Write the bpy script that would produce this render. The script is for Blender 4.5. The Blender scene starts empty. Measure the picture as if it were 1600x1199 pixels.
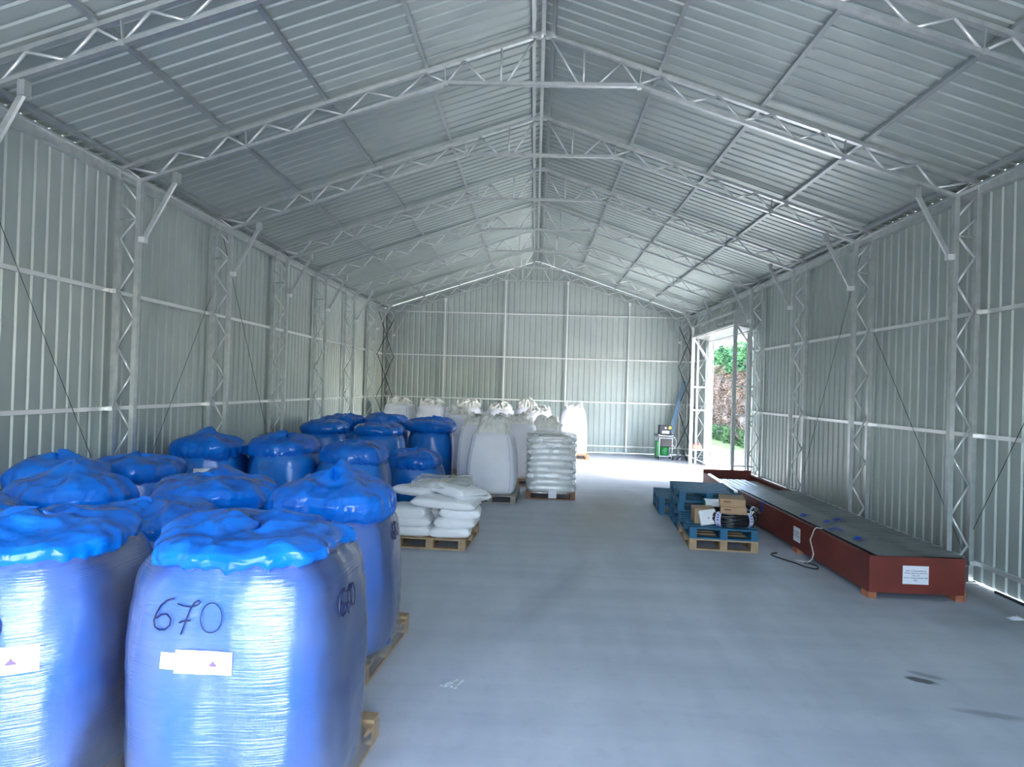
import bpy, math, random
from mathutils import Vector, Matrix, noise
R = math.radians
PI = math.pi
sc = bpy.context.scene
col = sc.collection

# ------------------------------------------------------------------ camera, sky, sun, exposure
def set_camera():
    yaw, pit, rol = -0.0355, 0.0070, 0.0296
    r = Vector((math.cos(yaw), -math.sin(yaw), 0))
    fw = Vector((math.sin(yaw)*math.cos(pit), math.cos(yaw)*math.cos(pit), math.sin(pit)))
    up = r.cross(fw)
    r2 = r*math.cos(rol) + up*math.sin(rol)
    u2 = up*math.cos(rol) - r*math.sin(rol)
    cd = bpy.data.cameras.new('camera'); co = bpy.data.objects.new('camera', cd); col.objects.link(co)
    cd.sensor_width = 36; cd.lens = 36*1000/1600; cd.clip_start = 0.05; cd.clip_end = 300
    co.matrix_world = Matrix(((r2.x, u2.x, -fw.x, 0.0176), (r2.y, u2.y, -fw.y, -5.676), (r2.z, u2.z, -fw.z, 2.241), (0, 0, 0, 1)))
    sc.camera = co
set_camera()
sc.view_settings.view_transform = 'Standard'
sc.view_settings.look = 'None'
sc.view_settings.exposure = 2.4
sc.view_settings.gamma = 1
sc.view_settings.use_curve_mapping = False
sc.cycles.use_denoising = True
sc.cycles.max_bounces = 14
sc.cycles.diffuse_bounces = 8
sc.cycles.glossy_bounces = 8
sc.cycles.transparent_max_bounces = 24
sc.cycles.sample_clamp_indirect = 12
sc.cycles.caustics_reflective = True

w = bpy.data.worlds.new('world'); sc.world = w; w.use_nodes = True
nt = w.node_tree; nt.nodes.clear()
sky = nt.nodes.new('ShaderNodeTexSky'); sky.sky_type = 'NISHITA'; sky.sun_disc = False
sky.sun_elevation = R(52); sky.sun_rotation = R(105); sky.air_density = 1.0; sky.dust_density = 3.0; sky.ozone_density = 1.0
bg = nt.nodes.new('ShaderNodeBackground'); bg.inputs[1].default_value = 0.70
out = nt.nodes.new('ShaderNodeOutputWorld')
nt.links.new(sky.outputs[0], bg.inputs[0]); nt.links.new(bg.outputs[0], out.inputs[0])

sd = bpy.data.lights.new('sun', 'SUN'); sd.energy = 2.8; sd.angle = R(15); sd.color = (1, .96, .9)
so = bpy.data.objects.new('sun', sd); col.objects.link(so)
so.rotation_euler = Vector((-0.64, 0.04, -0.80)).to_track_quat('-Z', 'Y').to_euler()

def portal(name, loc, rot, sx, sy):
    d = bpy.data.lights.new(name, 'AREA'); d.shape = 'RECTANGLE'; d.size = sx; d.size_y = sy
    d.cycles.is_portal = True
    o = bpy.data.objects.new(name, d); col.objects.link(o); o.location = loc; o.rotation_euler = rot
portal('sky_portal_front', (-0.45, -7.55, 2.0), (R(90), 0, 0), 5.2, 4.0)            # -Z axis points to +Y
portal('sky_portal_side', (5.6, 12.66, 1.92), (R(90), 0, R(90)), 3.5, 3.8)        # points to -X

# ------------------------------------------------------------------ materials
def mat(name, base=(.8, .8, .8), rough=.5, metal=0., coat=0., bump=0., bscale=20., bstretch=None, var=0., vscale=4., col2=None, spec=.5):
    m = bpy.data.materials.new(name); m.use_nodes = True
    n = m.node_tree.nodes; l = m.node_tree.links; b = n['Principled BSDF']
    b.inputs['Base Color'].default_value = (*base, 1); b.inputs['Roughness'].default_value = rough
    b.inputs['Metallic'].default_value = metal; b.inputs['Coat Weight'].default_value = coat
    b.inputs['Coat Roughness'].default_value = .08; b.inputs['Specular IOR Level'].default_value = spec
    tc = n.new('ShaderNodeTexCoord')
    if var or col2:
        t = n.new('ShaderNodeTexNoise'); t.inputs['Scale'].default_value = vscale; t.inputs['Detail'].default_value = 5
        l.new(tc.outputs['Object'], t.inputs['Vector'])
        r_ = n.new('ShaderNodeValToRGB'); r_.color_ramp.elements[0].position = .35; r_.color_ramp.elements[1].position = .65
        c2 = col2 or tuple(c*(1-var) for c in base)
        r_.color_ramp.elements[0].color = (*c2, 1); r_.color_ramp.elements[1].color = (*base, 1)
        l.new(t.outputs['Fac'], r_.inputs['Fac']); l.new(r_.outputs['Color'], b.inputs['Base Color'])
    if bump:
        mp = n.new('ShaderNodeMapping'); l.new(tc.outputs['Object'], mp.inputs['Vector'])
        if bstretch: mp.inputs['Scale'].default_value = bstretch
        t = n.new('ShaderNodeTexNoise'); t.inputs['Scale'].default_value = bscale; t.inputs['Detail'].default_value = 3
        l.new(mp.outputs[0], t.inputs['Vector'])
        bp = n.new('ShaderNodeBump'); bp.inputs['Strength'].default_value = bump; bp.inputs['Distance'].default_value = .02
        l.new(t.outputs['Fac'], bp.inputs['Height']); l.new(bp.outputs[0], b.inputs['Normal'])
    return m

M = {}
M['sheet'] = mat('galvanised_sheet', (.485, .555, .53), .50, .45, bump=.10, bscale=1.4, var=.12, vscale=.8)
M['steel'] = mat('galvanised_steel', (.60, .64, .64), .33, .7, bump=.1, bscale=30, var=.15, vscale=9)
M['purlin'] = mat('dull_galvanised_purlin', (.40, .44, .45), .42, .5)
M['web'] = mat('bright_zinc_bar', (.85, .87, .87), .3, .6)
M['dark_steel'] = mat('dark_steel', (.05, .06, .07), .5, .5)
M['white_steel'] = mat('white_and_sunlit_steel', (.85, .86, .88), .35, .1)  # white paint; on the far door side it stands in for sunlight on galvanised steel
M['wood'] = mat('pine_wood', (.48, .33, .18), .7, bump=.3, bscale=6, bstretch=(1, 12, 12), col2=(.36, .25, .15), vscale=7)
M['old_wood'] = mat('weathered_wood', (.38, .36, .32), .75, bump=.3, bscale=8, col2=(.26, .24, .21), vscale=8)
M['brown_wood'] = mat('brown_wood', (.28, .13, .07), .7, col2=(.20, .09, .05), vscale=9)
M['blue_wood'] = mat('blue_painted_wood', (.010, .14, .27), .6, bump=.3, bscale=8, col2=(.02, .11, .19), vscale=6)
M['red_paint'] = mat('oxide_red_paint', (.20, .035, .022), .5, bump=.08, bscale=30, col2=(.15, .028, .02), vscale=3)
M['edge_wood'] = mat('bare_timber_edge', (.45, .16, .08), .7, col2=(.3, .1, .05), vscale=8)
M['cardboard'] = mat('cardboard', (.46, .30, .17), .75, var=.08, vscale=5)
M['paper'] = mat('white_paper', (.82, .84, .88), .5)
M['ink'] = mat('black_ink', (.02, .02, .03), .5)
M['marker'] = mat('blue_black_marker', (.006, .012, .06), .4)
M['purple_ink'] = mat('purple_ink', (.2, .12, .3), .5)
M['faint_ink'] = mat('grey_print', (.45, .45, .5), .5)
M['green_plastic'] = mat('green_plastic', (.02, .22, .06), .4)
M['green_card'] = mat('green_card', (.02, .25, .1), .5)
M['black_plastic'] = mat('black_plastic', (.012, .013, .016), .28, coat=.3)
M['black_box'] = mat('black_metal_case', (.02, .022, .03), .4)
M['yellow'] = mat('yellow_plastic', (.7, .5, .03), .4)
M['red_plastic'] = mat('red_plastic', (.75, .07, .05), .4)
M['blue_strap'] = mat('blue_webbing', (.01, .06, .42), .6)
M['white_print'] = mat('lilac_white_tape', (.65, .66, .85), .35)
M['blue_print'] = mat('blue_tape_print', (.08, .1, .45), .4)
M['rope'] = mat('pale_rope', (.6, .58, .54), .8, bump=.5, bscale=60)
M['seam'] = mat('blue_seam_thread', (.12, .25, .62), .7)
M['fibc'] = mat('woven_white_bag', (.90, .90, .96), .6, bump=.25, bscale=2.2, var=.07, vscale=2)
M['fibc_top'] = mat('creased_bag_liner', (.92, .91, .86), .5, bump=.6, bscale=9, var=.15, vscale=6)
M['sack'] = mat('white_plastic_sack', (.90, .91, .92), .4, coat=.15, bump=.4, bscale=5, var=.06, vscale=3)
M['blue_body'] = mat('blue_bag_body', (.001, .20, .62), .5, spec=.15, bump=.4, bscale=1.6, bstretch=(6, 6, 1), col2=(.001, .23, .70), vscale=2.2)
M['blue_body_dimmed'] = mat('blue_bag_body_dimmed', (.001, .125, .52), .5, spec=.15, bump=.4, bscale=1.6, bstretch=(6, 6, 1), col2=(.001, .15, .58), vscale=2.2)  # same blue, darkened to offset the strong front light on the near bags
M['blue_metal'] = mat('blue_grey_profile', (.25, .38, .52), .4, .5)
M['tin'] = mat('dull_metal_sheet', (.33, .35, .36), .35, .7, bump=.15, bscale=3, var=.3, vscale=2)
M['spalt'] = mat('pale_stone_slab', (.6, .55, .5), .8)

def cap_mat(name, base, c2):
    m = mat(name, base, .30, coat=0., col2=c2, vscale=4, spec=.5)
    n = m.node_tree.nodes; l = m.node_tree.links; b = n['Principled BSDF']
    tc = n['Texture Coordinate']
    nz = n.new('ShaderNodeTexNoise'); nz.inputs['Scale'].default_value = 3.5; nz.inputs['Detail'].default_value = 2
    mx = n.new('ShaderNodeMix'); mx.data_type = 'RGBA'; mx.blend_type = 'LINEAR_LIGHT'; mx.inputs[0].default_value = .28
    l.new(tc.outputs['Object'], nz.inputs['Vector']); l.new(tc.outputs['Object'], mx.inputs[6]); l.new(nz.outputs['Color'], mx.inputs[7])
    gm = n.new('ShaderNodeNewGeometry'); cur = gm.outputs['Normal']
    for sc_, amt in ((4.5, .24), (12, .22)):
        v = n.new('ShaderNodeTexVoronoi'); v.feature = 'F1'; v.inputs['Scale'].default_value = sc_
        l.new(mx.outputs[2], v.inputs['Vector'])
        sb = n.new('ShaderNodeVectorMath'); sb.operation = 'SUBTRACT'; sb.inputs[1].default_value = (.5, .5, .5); l.new(v.outputs['Color'], sb.inputs[0])
        ml = n.new('ShaderNodeVectorMath'); ml.operation = 'MULTIPLY_ADD'; ml.inputs[1].default_value = (amt, amt, amt); l.new(sb.outputs[0], ml.inputs[0]); l.new(cur, ml.inputs[2])
        cur = ml.outputs[0]
    nn = n.new('ShaderNodeVectorMath'); nn.operation = 'NORMALIZE'; l.new(cur, nn.inputs[0])
    v2 = n.new('ShaderNodeTexNoise'); v2.inputs['Scale'].default_value = 9; v2.inputs['Detail'].default_value = 3
    l.new(tc.outputs['Object'], v2.inputs['Vector'])
    bp = n.new('ShaderNodeBump'); bp.inputs['Strength'].default_value = .35; bp.inputs['Distance'].default_value = .02
    l.new(nn.outputs[0], bp.inputs['Normal']); l.new(v2.outputs['Fac'], bp.inputs['Height'])
    l.new(bp.outputs[0], b.inputs['Normal']); l.new(bp.outputs[0], b.inputs['Coat Normal'])
    b.inputs['Roughness'].default_value = .2; b.inputs['Coat Roughness'].default_value = .05
    return m
M['cap'] = cap_mat('blue_liner_film', (.001, .18, .72), (.001, .12, .56))

def film_mat(name, haze, haze_var, refl=.08, tint=(.86, .9, 1.0), stretch=(1.0, 1.0, 40), rough=.12, bst=.8, ior=1.45):
    m = bpy.data.materials.new(name); m.use_nodes = True
    n = m.node_tree.nodes; l = m.node_tree.links; n.clear()
    tc = n.new('ShaderNodeTexCoord'); mp = n.new('ShaderNodeMapping'); mp.inputs['Scale'].default_value = stretch
    l.new(tc.outputs['Object'], mp.inputs['Vector'])
    t = n.new('ShaderNodeTexNoise'); t.inputs['Scale'].default_value = 3; t.inputs['Detail'].default_value = 3
    l.new(mp.outputs[0], t.inputs['Vector'])
    t2 = n.new('ShaderNodeTexNoise'); t2.inputs['Scale'].default_value = 2.5; t2.inputs['Detail'].default_value = 3
    l.new(tc.outputs['Object'], t2.inputs['Vector'])
    mr = n.new('ShaderNodeMapRange'); mr.inputs[1].default_value = .3; mr.inputs[2].default_value = .7
    mr.inputs[3].default_value = max(0, haze-haze_var); mr.inputs[4].default_value = haze+haze_var
    l.new(t2.outputs['Fac'], mr.inputs[0])
    bp = n.new('ShaderNodeBump'); bp.inputs['Strength'].default_value = bst; bp.inputs['Distance'].default_value = .012
    l.new(t.outputs['Fac'], bp.inputs['Height'])
    tr = n.new('ShaderNodeBsdfTransparent'); tr.inputs[0].default_value = (.96, .98, 1, 1)
    df = n.new('ShaderNodeBsdfDiffuse'); df.inputs[0].default_value = (*tint, 1)
    gl = n.new('ShaderNodeBsdfGlossy'); gl.inputs['Roughness'].default_value = rough; gl.inputs[0].default_value = (1, 1, 1, 1)
    l.new(bp.outputs[0], gl.inputs['Normal'])
    m1 = n.new('ShaderNodeMixShader'); l.new(mr.outputs[0], m1.inputs[0]); l.new(tr.outputs[0], m1.inputs[1]); l.new(df.outputs[0], m1.inputs[2])
    fr = n.new('ShaderNodeFresnel'); fr.inputs[0].default_value = ior
    ad = n.new('ShaderNodeMath'); ad.operation = 'ADD'; ad.use_clamp = True; ad.inputs[1].default_value = refl-.03; l.new(fr.outputs[0], ad.inputs[0])
    m2 = n.new('ShaderNodeMixShader'); l.new(ad.outputs[0], m2.inputs[0]); l.new(m1.outputs[0], m2.inputs[1]); l.new(gl.outputs[0], m2.inputs[2])
    o = n.new('ShaderNodeOutputMaterial'); l.new(m2.outputs[0], o.inputs[0])
    return m
M['film_near'] = film_mat('hazy_stretch_film', .075, .05, .11, (.75, .85, 1), bst=.5)
M['film'] = film_mat('stretch_film', .008, .008, .07, ior=1.25, bst=.22, rough=.09)
M['film_sack'] = film_mat('clear_wrap', .36, .14, .06, (.95, .95, .92), (2, 2, 8), .15, .3, 1.18)

def floor_mat():
    m = bpy.data.materials.new('dusty_concrete'); m.use_nodes = True
    n = m.node_tree.nodes; l = m.node_tree.links; b = n['Principled BSDF']
    tc = n.new('ShaderNodeTexCoord')
    def noise_(scale, detail, mscale=(1, 1, 1), rotz=0, dist=0.):
        mp = n.new('ShaderNodeMapping'); mp.inputs['Scale'].default_value = mscale; mp.inputs['Rotation'].default_value = (0, 0, rotz)
        l.new(tc.outputs['Object'], mp.inputs['Vector'])
        t = n.new('ShaderNodeTexNoise'); t.inputs['Scale'].default_value = scale; t.inputs['Detail'].default_value = detail; t.inputs['Distortion'].default_value = dist
        l.new(mp.outputs[0], t.inputs['Vector']); return t.outputs['Fac']
    def ramp(src, p0, p1, c0, c1):
        r_ = n.new('ShaderNodeValToRGB'); e = r_.color_ramp.elements; e[0].position = p0; e[1].position = p1
        e[0].color = (*c0, 1); e[1].color = (*c1, 1); l.new(src, r_.inputs['Fac']); return r_.outputs['Color']
    def mixc(a, b_, mode, f):
        x = n.new('ShaderNodeMix'); x.data_type = 'RGBA'; x.blend_type = mode; x.inputs[0].default_value = f
        l.new(a, x.inputs[6]); l.new(b_, x.inputs[7]); return x.outputs[2]
    c = ramp(noise_(.45, 6, dist=.6), .3, .7, (.54, .575, .635), (.65, .675, .72))
    c = mixc(c, ramp(noise_(3., 6, (1, .25, 1), .5), .35, .7, (.86, .87, .88), (1, 1, 1)), 'MULTIPLY', .8)
    c = mixc(c, ramp(noise_(1.4, 5, (.2, 2.2, 1), -.5), .3, .62, (.84, .86, .88), (1, 1, 1)), 'MULTIPLY', .8)
    c = mixc(c, ramp(noise_(9., 4, (1, 1, 1)), .25, .45, (.85, .86, .87), (1, 1, 1)), 'MULTIPLY', .5)
    # brownish trodden dust near the middle pallet
    def blob(x, y, rx, ry, rot, color, amt, hard=.6):
        nonlocal c
        mp = n.new('ShaderNodeMapping'); mp.vector_type = 'TEXTURE'
        mp.inputs['Location'].default_value = (x, y, 0); mp.inputs['Scale'].default_value = (rx, ry, 1); mp.inputs['Rotation'].default_value = (0, 0, rot)
        l.new(tc.outputs['Object'], mp.inputs['Vector'])
        nz = n.new('ShaderNodeTexNoise'); nz.inputs['Scale'].default_value = 2.2; l.new(mp.outputs[0], nz.inputs['Vector'])
        ln = n.new('ShaderNodeVectorMath'); ln.operation = 'LENGTH'; l.new(mp.outputs[0], ln.inputs[0])
        a = n.new('ShaderNodeMath'); a.operation = 'MULTIPLY_ADD'; a.inputs[1].default_value = .7; l.new(nz.outputs['Fac'], a.inputs[0]); l.new(ln.outputs['Value'], a.inputs[2])
        mr = n.new('ShaderNodeMapRange'); mr.inputs[1].default_value = .75*hard+.35; mr.inputs[2].default_value = 1.35; mr.inputs[3].default_value = amt; mr.inputs[4].default_value = 0
        l.new(a.outputs[0], mr.inputs[0])
        x_ = n.new('ShaderNodeMix'); x_.data_type = 'RGBA'; l.new(mr.outputs[0], x_.inputs[0]); l.new(c, x_.inputs[6]); x_.inputs[7].default_value = (*color, 1); c = x_.outputs[2]
    blob(1.4, 6.2, 1.1, 3.2, -.15, (.37, .34, .28), .55, .2)
    blob(3.17, -.43, .13, .055, -.5, (.05, .065, .07), .85, .9)
    blob(3.27, -.33, .16, .05, -.6, (.12, .14, .16), .5, .8)
    blob(3.35, -.95, .3, .06, -.25, (.14, .17, .2), .5, .6)
    blob(4.9, 1.0, .9, .5, 0, (.2, .21, .21), .45, .1)
    blob(.3, 1.4, 1.6, .25, 1.2, (.22, .26, .31), .35, .2)
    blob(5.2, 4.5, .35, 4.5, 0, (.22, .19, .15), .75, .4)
    l.new(c, b.inputs['Base Color'])
    b.inputs['Roughness'].default_value = .52; b.inputs['Specular IOR Level'].default_value = .4
    bp = n.new('ShaderNodeBump'); bp.inputs['Strength'].default_value = .12; bp.inputs['Distance'].default_value = .01
    l.new(noise_(25, 4), bp.inputs['Height']); l.new(bp.outputs[0], b.inputs['Normal'])
    return m
M['floor'] = floor_mat()
M['gravel'] = mat('pale_gravel', (.55, .5, .44), .9, bump=.3, bscale=30, var=.2, vscale=3)
M['grass'] = mat('grass', (.12, .22, .04), .9, col2=(.3, .28, .1), vscale=3)
def leaf_mat(name, a, b):
    m = mat(name, a, .6, col2=b, vscale=1.5)
    return m
M['leaf_green'] = leaf_mat('conifer_green', (.10, .27, .08), (.02, .09, .035))
M['leaf_brown'] = leaf_mat('dead_brown_foliage', (.28, .19, .12), (.10, .065, .04))
M['leaf_dark'] = leaf_mat('dark_shrub_leaf', (.10, .2, .04), (.03, .07, .02))
M['leaf_yellow'] = leaf_mat('yellow_green_leaf', (.4, .5, .08), (.2, .3, .05))

# ------------------------------------------------------------------ helpers
class MB:
    def __init__(s): s.v = []; s.f = []
    def add(s, vs, fs):
        o = len(s.v); s.v += [tuple(v) for v in vs]; s.f += [tuple(i+o for i in f) for f in fs]; return s
    def box(s, x0, x1, y0, y1, z0, z1):
        return s.add([(x, y, z) for x in (x0, x1) for y in (y0, y1) for z in (z0, z1)],
                     [(0, 1, 3, 2), (4, 6, 7, 5), (0, 4, 5, 1), (2, 3, 7, 6), (0, 2, 6, 4), (1, 5, 7, 3)])
    def beam(s, p0, p1, wd, ht, up=(0, 0, 1)):
        p0 = Vector(p0); p1 = Vector(p1); d = (p1-p0).normalized(); up = Vector(up)
        sx = d.cross(up)
        if sx.length < 1e-4: sx = d.cross(Vector((0, 1, 0)))
        sx.normalize(); u = sx.cross(d).normalized(); vs = []
        for p in (p0, p1):
            for a, b in ((-1, -1), (1, -1), (1, 1), (-1, 1)): vs.append(p + sx*a*wd/2 + u*b*ht/2)
        return s.add(vs, [(0, 1, 2, 3), (7, 6, 5, 4), (0, 4, 5, 1), (1, 5, 6, 2), (2, 6, 7, 3), (3, 7, 4, 0)])
    def tube(s, pts, r, n=6, closed=False, cap=True):
        pts = [Vector(p) for p in pts]; N = len(pts); o = len(s.v)
        prev = None
        for i, p in enumerate(pts):
            if closed: d = pts[(i+1) % N]-pts[i-1]
            else: d = pts[min(i+1, N-1)]-pts[max(i-1, 0)]
            d.normalize()
            if prev is None:
                a = d.cross(Vector((0, 0, 1)));
                if a.length < .1: a = d.cross(Vector((1, 0, 0)))
            else: a = prev - d*prev.dot(d)
            a.normalize(); prev = a; b = d.cross(a)
            rr = r[i] if isinstance(r, (list, tuple)) else r
            for k in range(n):
                t = 2*PI*k/n; s.v.append(tuple(p + (a*math.cos(t)+b*math.sin(t))*rr))
        for i in range(N if closed else N-1):
            j = (i+1) % N
            for k in range(n): s.f.append((o+i*n+k, o+i*n+(k+1) % n, o+j*n+(k+1) % n, o+j*n+k))
        if cap and not closed:
            s.f.append(tuple(o+k for k in range(n))[::-1]); s.f.append(tuple(o+(N-1)*n+k for k in range(n)))
        return s
    def grid(s, rows, closed=True, capend=None):
        """rows: list of rings (same length)"""
        o = len(s.v); n = len(rows[0])
        for r_ in rows: s.v += [tuple(p) for p in r_]
        for i in range(len(rows)-1):
            for k in range(n if closed else n-1):
                s.f.append((o+i*n+k, o+i*n+(k+1) % n, o+(i+1)*n+(k+1) % n, o+(i+1)*n+k))
        if capend: s.f.append(tuple(o+(len(rows)-1)*n+k for k in range(n)))
        return s
    def build(s, name, m, parent=None, smooth=False, loc=None, bevel=0):
        me = bpy.data.meshes.new(name); me.from_pydata(s.v, [], s.f); me.validate()
        if smooth: me.shade_smooth()
        if m: me.materials.append(m)
        o = bpy.data.objects.new(name, me); col.objects.link(o)
        if parent: o.parent = parent
        if loc: o.location = loc
        if bevel:
            bv = o.modifiers.new('bevel', 'BEVEL'); bv.width = bevel; bv.segments = 2; bv.limit_method = 'ANGLE'
        return o

def tag(o, label=None, cat=None, group=None, kind=None):
    if label: o['label'] = label
    if cat: o['category'] = cat
    if group: o['group'] = group
    if kind: o['kind'] = kind
    return o
def thing(name, label, cat, loc=(0, 0, 0), rz=0., group=None):
    o = bpy.data.objects.new(name, None); col.objects.link(o); o.location = loc; o.rotation_euler = (0, 0, rz)
    o.empty_display_size = .1
    return tag(o, label, cat, group)
def copy_tree(o, parent=None):
    kids = [c for c in col.objects if c.parent == o]
    c = o.copy(); col.objects.link(c); c.parent = parent
    for k in kids: copy_tree(k, c)
    return c
def dup(o, loc, rz, label, group=None):
    c = copy_tree(o); c.location = loc; c.rotation_euler = (0, 0, rz); c['label'] = label
    if group: c['group'] = group
    return c
def S(o, label=None): return tag(o, label, kind='structure')

# ------------------------------------------------------------------ the shell
W = 5.56; YF, YE = -7.5, 17.56
zt = lambda x: 6.79-.335*abs(x)
zb = lambda x: 6.14-.334*(abs(x)-1.208) if abs(x) > 1.208 else 6.14
zroof = lambda x: zt(x)+.095
def profile(a0, a1, pitch=.2, depth=.0175):
    """points (s, d): wide flats with narrow trapezoid ribs standing away from the room"""
    pts = []; k = math.floor(a0/pitch)
    while k*pitch < a1:
        b = k*pitch
        for q, d in ((0, 0), (.138, 0), (.155, 1), (.183, 1), (.2, 0)):
            x = b+q
            if a0 <= x <= a1: pts.append((x, d*depth))
        k += 1
    if not pts or pts[0][0] > a0+1e-4: pts.insert(0, (a0, 0))
    if pts[-1][0] < a1-1e-4: pts.append((a1, 0))
    return pts
def sheet(mb, a0, a1, lo, hi, fn, n=1):
    """fn(s, t, d) -> point ; lo/hi are functions of s"""
    pts = profile(a0, a1)
    rows = []
    for k in range(n+1):
        rows.append([fn(s_, lo(s_)+(hi(s_)-lo(s_))*k/n, d) for s_, d in pts])
    mb.grid(rows, closed=False)
    return mb
c = lambda v: (lambda s_: v)
mb = MB(); sheet(mb, YF, YE, c(.013), c(zroof(W)+.004), lambda s_, t, d: (-W-d, s_, t)); S(mb.build('wall_left', M['sheet']))
mb = MB(); f = lambda s_, t, d: (W+d, s_, t)
D0, D1, DH = 10.9, 14.43, 3.83
sheet(mb, YF, D0, c(.013), c(zroof(W)+.004), f); sheet(mb, D0, D1, c(DH), c(zroof(W)+.004), f); sheet(mb, D1, YE, c(.013), c(zroof(W)+.004), f)
S(mb.build('wall_right', M['sheet']))
mb = MB(); sheet(mb, -W, W, c(.013), lambda s_: zroof(s_)-.01, lambda s_, t, d: (s_, YE+d, t)); S(mb.build('wall_back', M['sheet']))
mb = MB(); f = lambda s_, t, d: (s_, YF-d, t)
sheet(mb, -W, -3.0, c(.013), lambda s_: zroof(s_)-.01, f); sheet(mb, -3.0, 2.1, c(4.0), lambda s_: zroof(s_)-.01, f); sheet(mb, 2.1, W, c(.013), lambda s_: zroof(s_)-.01, f)
S(mb.build('wall_front', M['sheet']))
for sg in (-1, 1):
    mb = MB(); sheet(mb, YF-.2, YE+.15, c(0.02), c(5.85), lambda s_, t, d: (sg*t, s_, zroof(t)+d*.95), n=3)
    S(mb.build('ceiling', M['sheet']))
mb = MB()
mb.add([(-.22, YF, zroof(.22)+.035), (-.22, YE, zroof(.22)+.035), (0, YF, zroof(0)+.045), (0, YE, zroof(0)+.045), (.22, YF, zroof(.22)+.035), (.22, YE, zroof(.22)+.035)], [(0, 1, 3, 2), (2, 3, 5, 4)])
mb.beam((0, YF, zt(0)-.005), (0, YE, zt(0)-.005), .05, .03)
S(mb.build('trim_1', M['steel']))
mb = MB().box(-W-.1, W+.1, YF-.3, YE+.12, -.2, 0)
S(mb.build('floor', M['floor']))
mb = MB().box(-60, 60, -60, 80, -.3, -.03)
S(mb.build('ground', M['gravel']))
# eave rails
for sg in (-1, 1):
    mb = MB(); mb.box(min(sg*5.47, sg*5.555), max(sg*5.47, sg*5.555), YF, YE, 4.83, 4.95); mb.box(min(sg*5.44, sg*5.47), max(sg*5.44, sg*5.47), YF, YE, 4.93, 4.95)
    S(mb.build('trim_%d' % (2 if sg < 0 else 3), M['steel']))

# ------------------------------------------------------------------ steel frame
ORD = ['topmost in the photo and cut by its edge', 'second from the camera', 'third from the camera', 'fourth from the camera', 'fifth from the camera', 'sixth from the camera', 'seventh from the camera', 'against the end wall']
FY = [0, 2.5, 5, 7.5, 10, 12.5, 15, 17.45]
tr = thing('roof_truss', 'galvanised lattice roof truss, ' + ORD[0], 'roof truss', (0, 0, 0), 0, 'roof trusses')
for sg in (-1, 1):
    MB().beam((sg*5.50, 0, zt(5.5)), (0, 0, zt(0)), .06, .045).build('top_chord', M['steel'], tr)
    MB().beam((sg*5.212, 0, zb(5.212)), (sg*1.208, 0, zb(1.208)), .06, .04).build('bottom_chord', M['steel'], tr)
    T = lambda x: (sg*x, 0, zt(x)-.02); B_ = lambda x: (sg*x, 0, zb(x)+.015)
    segs = [(T(5.4), B_(5.2)), (T(5.36), B_(4.96)), (B_(4.96), T(4.72)), (T(4.72), B_(4.33)), (B_(4.33), T(4.07)), (T(4.07), B_(3.82)), (B_(3.82), T(3.57)), (T(3.57), B_(3.22)),
            (B_(3.22), T(2.92)), (T(2.92), B_(2.54)), (B_(2.54), T(2.25)), (T(2.25), B_(1.86)), (B_(1.86), T(1.52)), (T(1.52), B_(1.22)), (B_(1.22), T(1.01)),
            (T(1.01), B_(.72)), (T(.53), B_(.53)), (B_(.46), T(.1))]
    for a, b in segs: MB().tube([a, b], .0145, 6).build('web_bar', M['web'], tr, True)
    for x in (3.82, 1.24):
        g_ = MB(); g_.beam((sg*x, 0, zb(x)), (sg*(x+.02), 0, zt(x)-.01), .03, .012); g_.box(sg*x-.03, sg*x+.03, -.035, .035, zb(x)-.03, zb(x)+.03); g_.build('splice_plate', M['steel'], tr)
    MB().box(min(sg*.03, sg*.16), max(sg*.03, sg*.16), -.04, .04, zt(.1)-.02, zt(.1)+.05).build('ridge_bracket', M['steel'], tr)
MB().beam((-1.22, 0, 6.14), (1.22, 0, 6.14), .06, .045).build('collar_tie', M['steel'], tr)
for i in range(1, 8):
    dup(tr, (0, FY[i], 0), 0, 'galvanised lattice roof truss, ' + ORD[i])

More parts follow.
